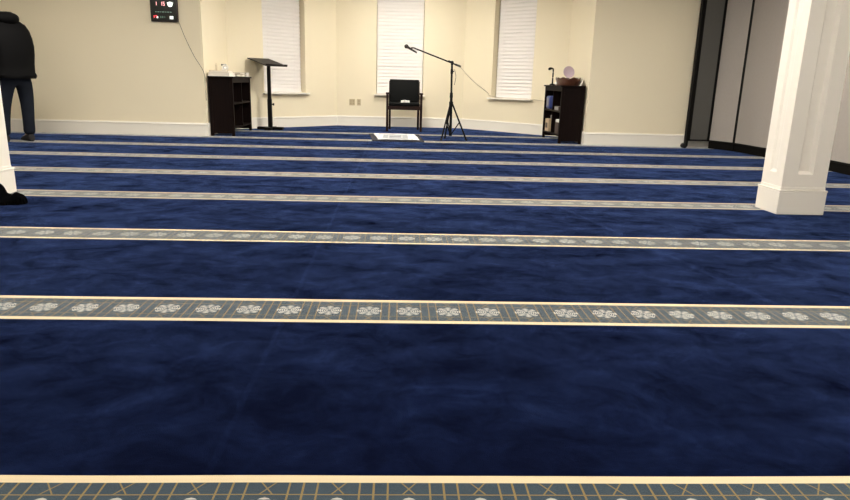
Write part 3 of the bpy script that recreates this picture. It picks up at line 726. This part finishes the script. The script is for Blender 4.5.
# ------------------------------------------------------------------ black bundle by the left column
def bundle():
    t = bmesh.new(); n = 70; m_ = 44; top = {}
    X0, X1, Y0, Y1 = -3.06, -2.33, 4.06, 4.44
    bl = [(-2.78, 4.31, 0.12, 0.10, 0.120), (-2.62, 4.315, 0.075, 0.09, 0.130), (-2.92, 4.29, 0.10, 0.09, 0.09), (-2.55, 4.32, 0.065, 0.075, 0.055), (-2.487, 4.325, 0.055, 0.062, 0.062)]
    def hgt(x, y):
        h = 0
        for cx, cy, rx, ry, hh in bl:
            d = ((x-cx)/rx)**2 + ((y-cy)/ry)**2
            if d < 1: h = max(h, hh*math.sqrt(1-d)) + 0.12*min(h, hh*math.sqrt(1-d))
        return h
    for j in range(m_+1):
        for i in range(n+1):
            x = X0+(X1-X0)*i/n; y = Y0+(Y1-Y0)*j/m_
            h = hgt(x, y)
            if h > 0.004:
                h += 0.020*noise.noise(Vector((x*14, y*14, 2)))*min(1, h/0.03) + 0.012*noise.noise(Vector((x*30, y*26, 5)))*min(1, h/0.03)
                h = max(h, 0.006)
                top[i, j] = (t.verts.new((x+2.75, y-4.23, h+0.001)), t.verts.new((x+2.75, y-4.23, 0.001)))
    ed = {}
    for (i, j), (a, b0) in list(top.items()):
        if (i+1, j) in top and (i, j+1) in top and (i+1, j+1) in top:
            q = [top[i, j], top[i+1, j], top[i+1, j+1], top[i, j+1]]
            t.faces.new([v[0] for v in q]); t.faces.new([v[1] for v in reversed(q)])
            for a_, b_ in zip(q, q[1:]+q[:1]):
                k = (id(a_), id(b_)); 
                if (k[1], k[0]) in ed: ed.pop((k[1], k[0]))
                else: ed[k] = (a_, b_)
    for a_, b_ in ed.values():
        t.faces.new((a_[0], a_[1], b_[1], b_[0]))
    loose = [v for v in t.verts if not v.link_faces]
    for v in loose: t.verts.remove(v)
    bmesh.ops.recalc_face_normals(t, faces=t.faces[:])
    m = MB(); m.merge(t); return m
o = tag(bundle().build('clothing_bundle', M_cloth, None, True), 'crumpled black clothing bundle on the carpet at the foot of the left column', 'clothing')
o.location = (-2.75, 4.23, 0)

# ------------------------------------------------------------------ person
def skin(name, verts, edges, radii, mat, parent=None, sub=2, root=0):
    me = bpy.data.meshes.new(name); me.from_pydata([Vector(v) for v in verts], edges, [])
    o = bpy.data.objects.new(name, me); COL.objects.link(o)
    sk = o.modifiers.new('s', 'SKIN'); sk.use_smooth_shade = True
    for i, r in enumerate(radii):
        d_ = me.skin_vertices[0].data[i]
        d_.radius = (r, r) if isinstance(r, (int, float)) else r
        d_.use_root = (i == root)
    sb = o.modifiers.new('b', 'SUBSURF'); sb.levels = sub; sb.render_levels = sub
    dg = bpy.context.evaluated_depsgraph_get(); dg.update()
    nm = bpy.data.meshes.new_from_object(o.evaluated_get(dg))
    o.modifiers.clear(); o.data = nm; nm.name = name; bpy.data.meshes.remove(me)
    nm.materials.clear(); nm.materials.append(mat)
    for p in nm.polygons: p.use_smooth = True
    if parent: o.parent = parent
    return o
P0 = Vector((-4.83, 8.70, 0))
F = Vector((-0.80, 0.60, 0)); Rt = Vector((0.60, 0.80, 0))
def W(x, y, z): return (x-P0.x, y-P0.y, z)
V = [W(-4.83, 8.70, 0.87), W(-4.85, 8.71, 1.03), W(-4.87, 8.72, 1.20), W(-4.93, 8.76, 1.36), W(-4.985, 8.80, 1.455), W(-5.05, 8.83, 1.50), W(-5.10, 8.86, 1.555), W(-5.12, 8.87, 1.62)]
Rr = [0.135, 0.12, 0.135, 0.12, 0.058, 0.060, 0.092, 0.070]
E = [(i, i+1) for i in range(7)]
def chain(start, pts, rs):
    prev = start
    for p_, r_ in zip(pts, rs):
        V.append(p_); Rr.append(r_); E.append((prev, len(V)-1)); prev = len(V)-1
    return prev
# legs (left nearer, right beyond)
def foot_pts(ax, ay):
    a = Vector((ax, ay, 0)); q = a + F*0.09; z_ = a + F*0.17
    return [W(q.x, q.y, 0.042), W(z_.x, z_.y, 0.032)]
la = (-4.995, 8.60); ra = (-4.79, 8.80)
chain(0, [W(-4.895, 8.62, 0.80), W(-4.955, 8.61, 0.47), W(-4.995, 8.60, 0.10)] + foot_pts(*la), [0.095, 0.062, 0.042, 0.040, 0.032])
chain(0, [W(-4.775, 8.78, 0.80), W(-4.765, 8.785, 0.47), W(-4.79, 8.80, 0.10)] + foot_pts(*ra), [0.095, 0.062, 0.042, 0.040, 0.032])
# arms with hands
def arm(sh, el, wr, side):
    w_i = chain(3, [sh, el, wr], [0.060, 0.044, 0.030])
    wv = Vector(wr); d_ = (wv-Vector(el)).normalized(); sd = Rt*side
    k = chain(w_i, [tuple(wv+d_*0.05)], [0.032])
    pl = wv+d_*0.05
    for q, ln in zip((-0.028, -0.010, 0.009, 0.027), (0.062, 0.072, 0.068, 0.052)):
        b0 = pl + sd*q + d_*0.03
        chain(k, [tuple(b0), tuple(b0+d_*ln*0.55+Vector((0, 0, -0.008))), tuple(b0+d_*ln+Vector((0, 0, -0.03)))], [0.0105, 0.009, 0.0075])
    b0 = wv + d_*0.02 - sd*0.035
    chain(k, [tuple(b0), tuple(b0+d_*0.04-sd*0.02+Vector((0, 0, -0.015)))], [0.012, 0.009])
arm(W(-4.99, 8.61, 1.36), W(-5.02, 8.52, 1.08), W(-5.22, 8.62, 1.00), -1)
arm(W(-4.80, 8.89, 1.36), W(-4.84, 8.96, 1.08), W(-5.08, 8.98, 1.00), 1)
body = skin('person', V, E, Rr, M_skin, None, 2)
body.location = (-4.57, 8.22, 0); body.scale = (0.94, 0.94, 0.98)
tag(body, 'person in a black hooded jacket and dark jeans leaning left by the left back wall', 'person')
# trousers
tv = [W(-4.83, 8.70, 0.90), W(-4.83, 8.70, 0.82), W(-4.895, 8.62, 0.76), W(-4.955, 8.61, 0.47), W(-4.98, 8.60, 0.25), W(-4.995, 8.60, 0.075), W(-4.775, 8.78, 0.76), W(-4.765, 8.785, 0.47), W(-4.78, 8.795, 0.25), W(-4.79, 8.80, 0.075)]
skin('trousers', tv, [(0, 1), (1, 2), (2, 3), (3, 4), (4, 5), (1, 6), (6, 7), (7, 8), (8, 9)], [0.16, 0.155, 0.115, 0.083, 0.073, 0.074, 0.115, 0.083, 0.073, 0.074], M_jeans, body, 2)
# shoes / socks
for ax, ay in (la, ra):
    a = Vector((ax, ay, 0)); a0 = a-F*0.035; a1 = a+F*0.09; a2 = a+F*0.185
    rg = []
    for c_, wd, hh in ((a-F*0.06, 0.026, 0.055), (a-F*0.045, 0.040, 0.10), (a+F*0.02, 0.044, 0.105), (a+F*0.09, 0.047, 0.075), (a+F*0.15, 0.046, 0.055), (a+F*0.19, 0.034, 0.042), (a+F*0.205, 0.015, 0.025)):
        rg.append([Vector((c_.x-P0.x, c_.y-P0.y, 0)) + Rt*wd*math.cos(q) + Vector((0, 0, 0.003+hh/2 + hh/2*math.sin(q))) for q in [2*PI*i/14 for i in range(14)]])
    MB().loft(rg).build('sock', M_sock, body, True)
# jacket torso loft
def ring(cx, cy, cz, rs, rf, n=40, tilt=0.0, seed=0):
    c_ = Vector((cx-P0.x, cy-P0.y, cz)); out = []
    for i in range(n):
        q = 2*PI*i/n
        e_ = 0.80
        cs, sn = math.cos(q), math.sin(q)
        v_ = Rt*rs*math.copysign(abs(cs)**e_, cs) + F*rf*math.copysign(abs(sn)**e_, sn)
        v_ = v_*(1+0.05*noise.noise(Vector((cs*2.2, sn*2.2, cz*9+seed))))
        out.append(c_+v_+Vector((0, 0, tilt*sn)))
    return out
JK = MB()
JK.loft([ring(-4.835, 8.70, 0.775, 0.215, 0.165), ring(-4.835, 8.70, 0.765, 0.235, 0.180), ring(-4.835, 8.70, 0.80, 0.248, 0.190), ring(-4.84, 8.70, 0.84, 0.232, 0.176), ring(-4.84, 8.71, 0.93, 0.240, 0.182), ring(-4.845, 8.715, 1.04, 0.250, 0.190), ring(-4.85, 8.72, 1.14, 0.258, 0.195),
         ring(-4.87, 8.73, 1.24, 0.260, 0.195), ring(-4.89, 8.745, 1.32, 0.250, 0.187), ring(-4.91, 8.755, 1.385, 0.225, 0.165), ring(-4.94, 8.775, 1.44, 0.170, 0.130), ring(-4.95, 8.79, 1.485, 0.110, 0.095), ring(-4.97, 8.80, 1.50, 0.07, 0.07)])
# horizontal quilting seam puffs via collar and hood
jk = JK.build('jacket', M_jacket, body, True)
hood = MB()
hb = Vector((-4.865-P0.x, 8.745-P0.y, 1.435))
pts = []
for k in range(13):
    q = PI*(k/12)                                   # around the back of the neck, ear to ear
    c_ = Vector((-4.965-P0.x, 8.78-P0.y, 1.475)) + Rt*0.135*math.cos(q) - F*0.165*math.sin(q) + Vector((0, 0, -0.012-0.010*math.sin(q)))
    rr = 0.034+0.042*math.sin(q)
    out = (Rt*math.cos(q)-F*math.sin(q)).normalized()
    pts.append([c_ + out*rr*math.cos(a)*1.15 + Vector((0, 0, 1))*rr*math.sin(a)*(1+0.12*noise.noise(Vector((k*0.9, a, 3)))) for a in [2*PI*i/16 for i in range(16)]])
hood.loft(pts).build('hood', M_jacket, jk, True)
for sh, el, wr in ((W(-4.97, 8.60, 1.35), W(-5.01, 8.51, 1.08), W(-5.19, 8.60, 1.005)), (W(-4.80, 8.88, 1.35), W(-4.84, 8.96, 1.08), W(-5.05, 8.97, 1.005))):
    shv = Vector(sh); inn = shv.lerp(Vector(W(-4.90, 8.75, 1.33)), 0.45)
    skin('sleeve', [tuple(inn), sh, tuple(shv.lerp(Vector(el), 0.5)), el, tuple(Vector(el).lerp(Vector(wr), 0.5)), wr], [(0, 1), (1, 2), (2, 3), (3, 4), (4, 5)], [0.085, 0.095, 0.082, 0.074, 0.062, 0.050], M_jacket, jk, 2)
# head details
hc = Vector(W(-5.115, 8.87, 1.555))
up = Vector((0, 0, 1))
hr = MB(); t = bmesh.new(); bmesh.ops.create_icosphere(t, subdivisions=4, radius=1.0)
for v in list(t.verts):
    c_ = v.co.copy()
    v.co = hc + Rt*c_.x*0.088 + F*c_.y*0.108 + up*(c_.z*0.125+0.012)
    v.co += (v.co-hc).normalized()*0.004*noise.noise(v.co*60)
dele = [v for v in t.verts if (v.co-hc).dot(F) > 0.035 and (v.co-hc).z < 0.055 or (v.co-hc).z < -0.055]
bmesh.ops.delete(t, geom=dele, context='VERTS')
hr.merge(t); hr.build('hair', M_hair, body, True)
for sd in (-1, 1):
    MB().ball(hc + Rt*sd*0.090 + F*0.004 - up*0.01, 0.022, (0.6, 0.9, 1.4)).build('ear', M_skin, body, True)
    MB().ball(hc + Rt*sd*0.030 + F*0.086 + up*0.006, 0.012).build('eye', M_white, body, True)
MB().ball(hc + F*0.098 - up*0.018, 0.017, (0.8, 0.9, 1.4)).build('nose', M_skin, body, True)
MB().ball(hc + F*0.088 - up*0.052, 0.017, (1.1, 0.6, 0.4)).build('mouth', simple('lips', (0.30, 0.12, 0.10), 0.5), body, True)

# ------------------------------------------------------------------ ceiling lights (outside the frame, but what lights the room)
def downlight(x, y, s, size=0.30):
    t = tag(empty('ceiling_light', (x, y, H)), 'white framed square ceiling light panel with a glowing diffuser', 'ceiling light', 'ceiling light panels')
    f = MB()
    q = size+0.03
    for a0, a1, b0, b1 in ((-q, q, -q, -size), (-q, q, size, q), (-q, -size, -size, size), (size, q, -size, size)):
        f.box(a0, a1, b0, b1, -0.022, -0.0005)
    f.build('frame', M_frame, t)
    MB().box(-size, size, -size, size, -0.014, -0.002).build('diffuser', M_lamp if s is None else emit('lamp_diffuser_glow', (1.0, 0.93, 0.83), s), t)
LIGHTS = [(-0.3, 9.25, 108), (0.1, 11.1, 44), (-3.9, 7.0, 66), (3.1, 6.6, 74), (-1.0, 5.6, 84), (1.2, 5.5, 84), (-2.2, 2.6, 60), (2.5, 1.9, 78), (0.4, 2.7, 30), (-4.0, 4.2, 44), (-1.2, -0.2, 20), (1.8, -0.6, 32)]
for a in LIGHTS: downlight(*a)
wd = bpy.data.worlds.new('night'); SC.world = wd; wd.use_nodes = True
wd.node_tree.nodes['Background'].inputs[0].default_value = (0.02, 0.03, 0.05, 1); wd.node_tree.nodes['Background'].inputs[1].default_value = 0.2

# ------------------------------------------------------------------ camera
cam = bpy.data.cameras.new('camera'); co = bpy.data.objects.new('camera', cam); COL.objects.link(co)
cam.sensor_fit = 'HORIZONTAL'; cam.sensor_width = 36.0; cam.lens = 655.1775/850*36; cam.clip_start = 0.05; cam.clip_end = 60
r_ = Vector((0.99898926, -0.03654339, 0.0261732)); u_ = Vector((-0.01617658, 0.25098046, 0.96785698)); f_ = Vector((0.04193774, 0.96730212, -0.25013564))
co.matrix_world = Matrix(((r_.x, u_.x, -f_.x, 0), (r_.y, u_.y, -f_.y, 0), (r_.z, u_.z, -f_.z, 0.85), (0, 0, 0, 1)))
SC.camera = co
SC.view_settings.view_transform = 'Standard'; SC.view_settings.look = 'None'; SC.view_settings.gamma = 1.0
SC.view_settings.exposure = 0.0
SC.view_settings.use_curve_mapping = False
SC.cycles.use_denoising = True
SC.cycles.max_bounces = 8; SC.cycles.diffuse_bounces = 5
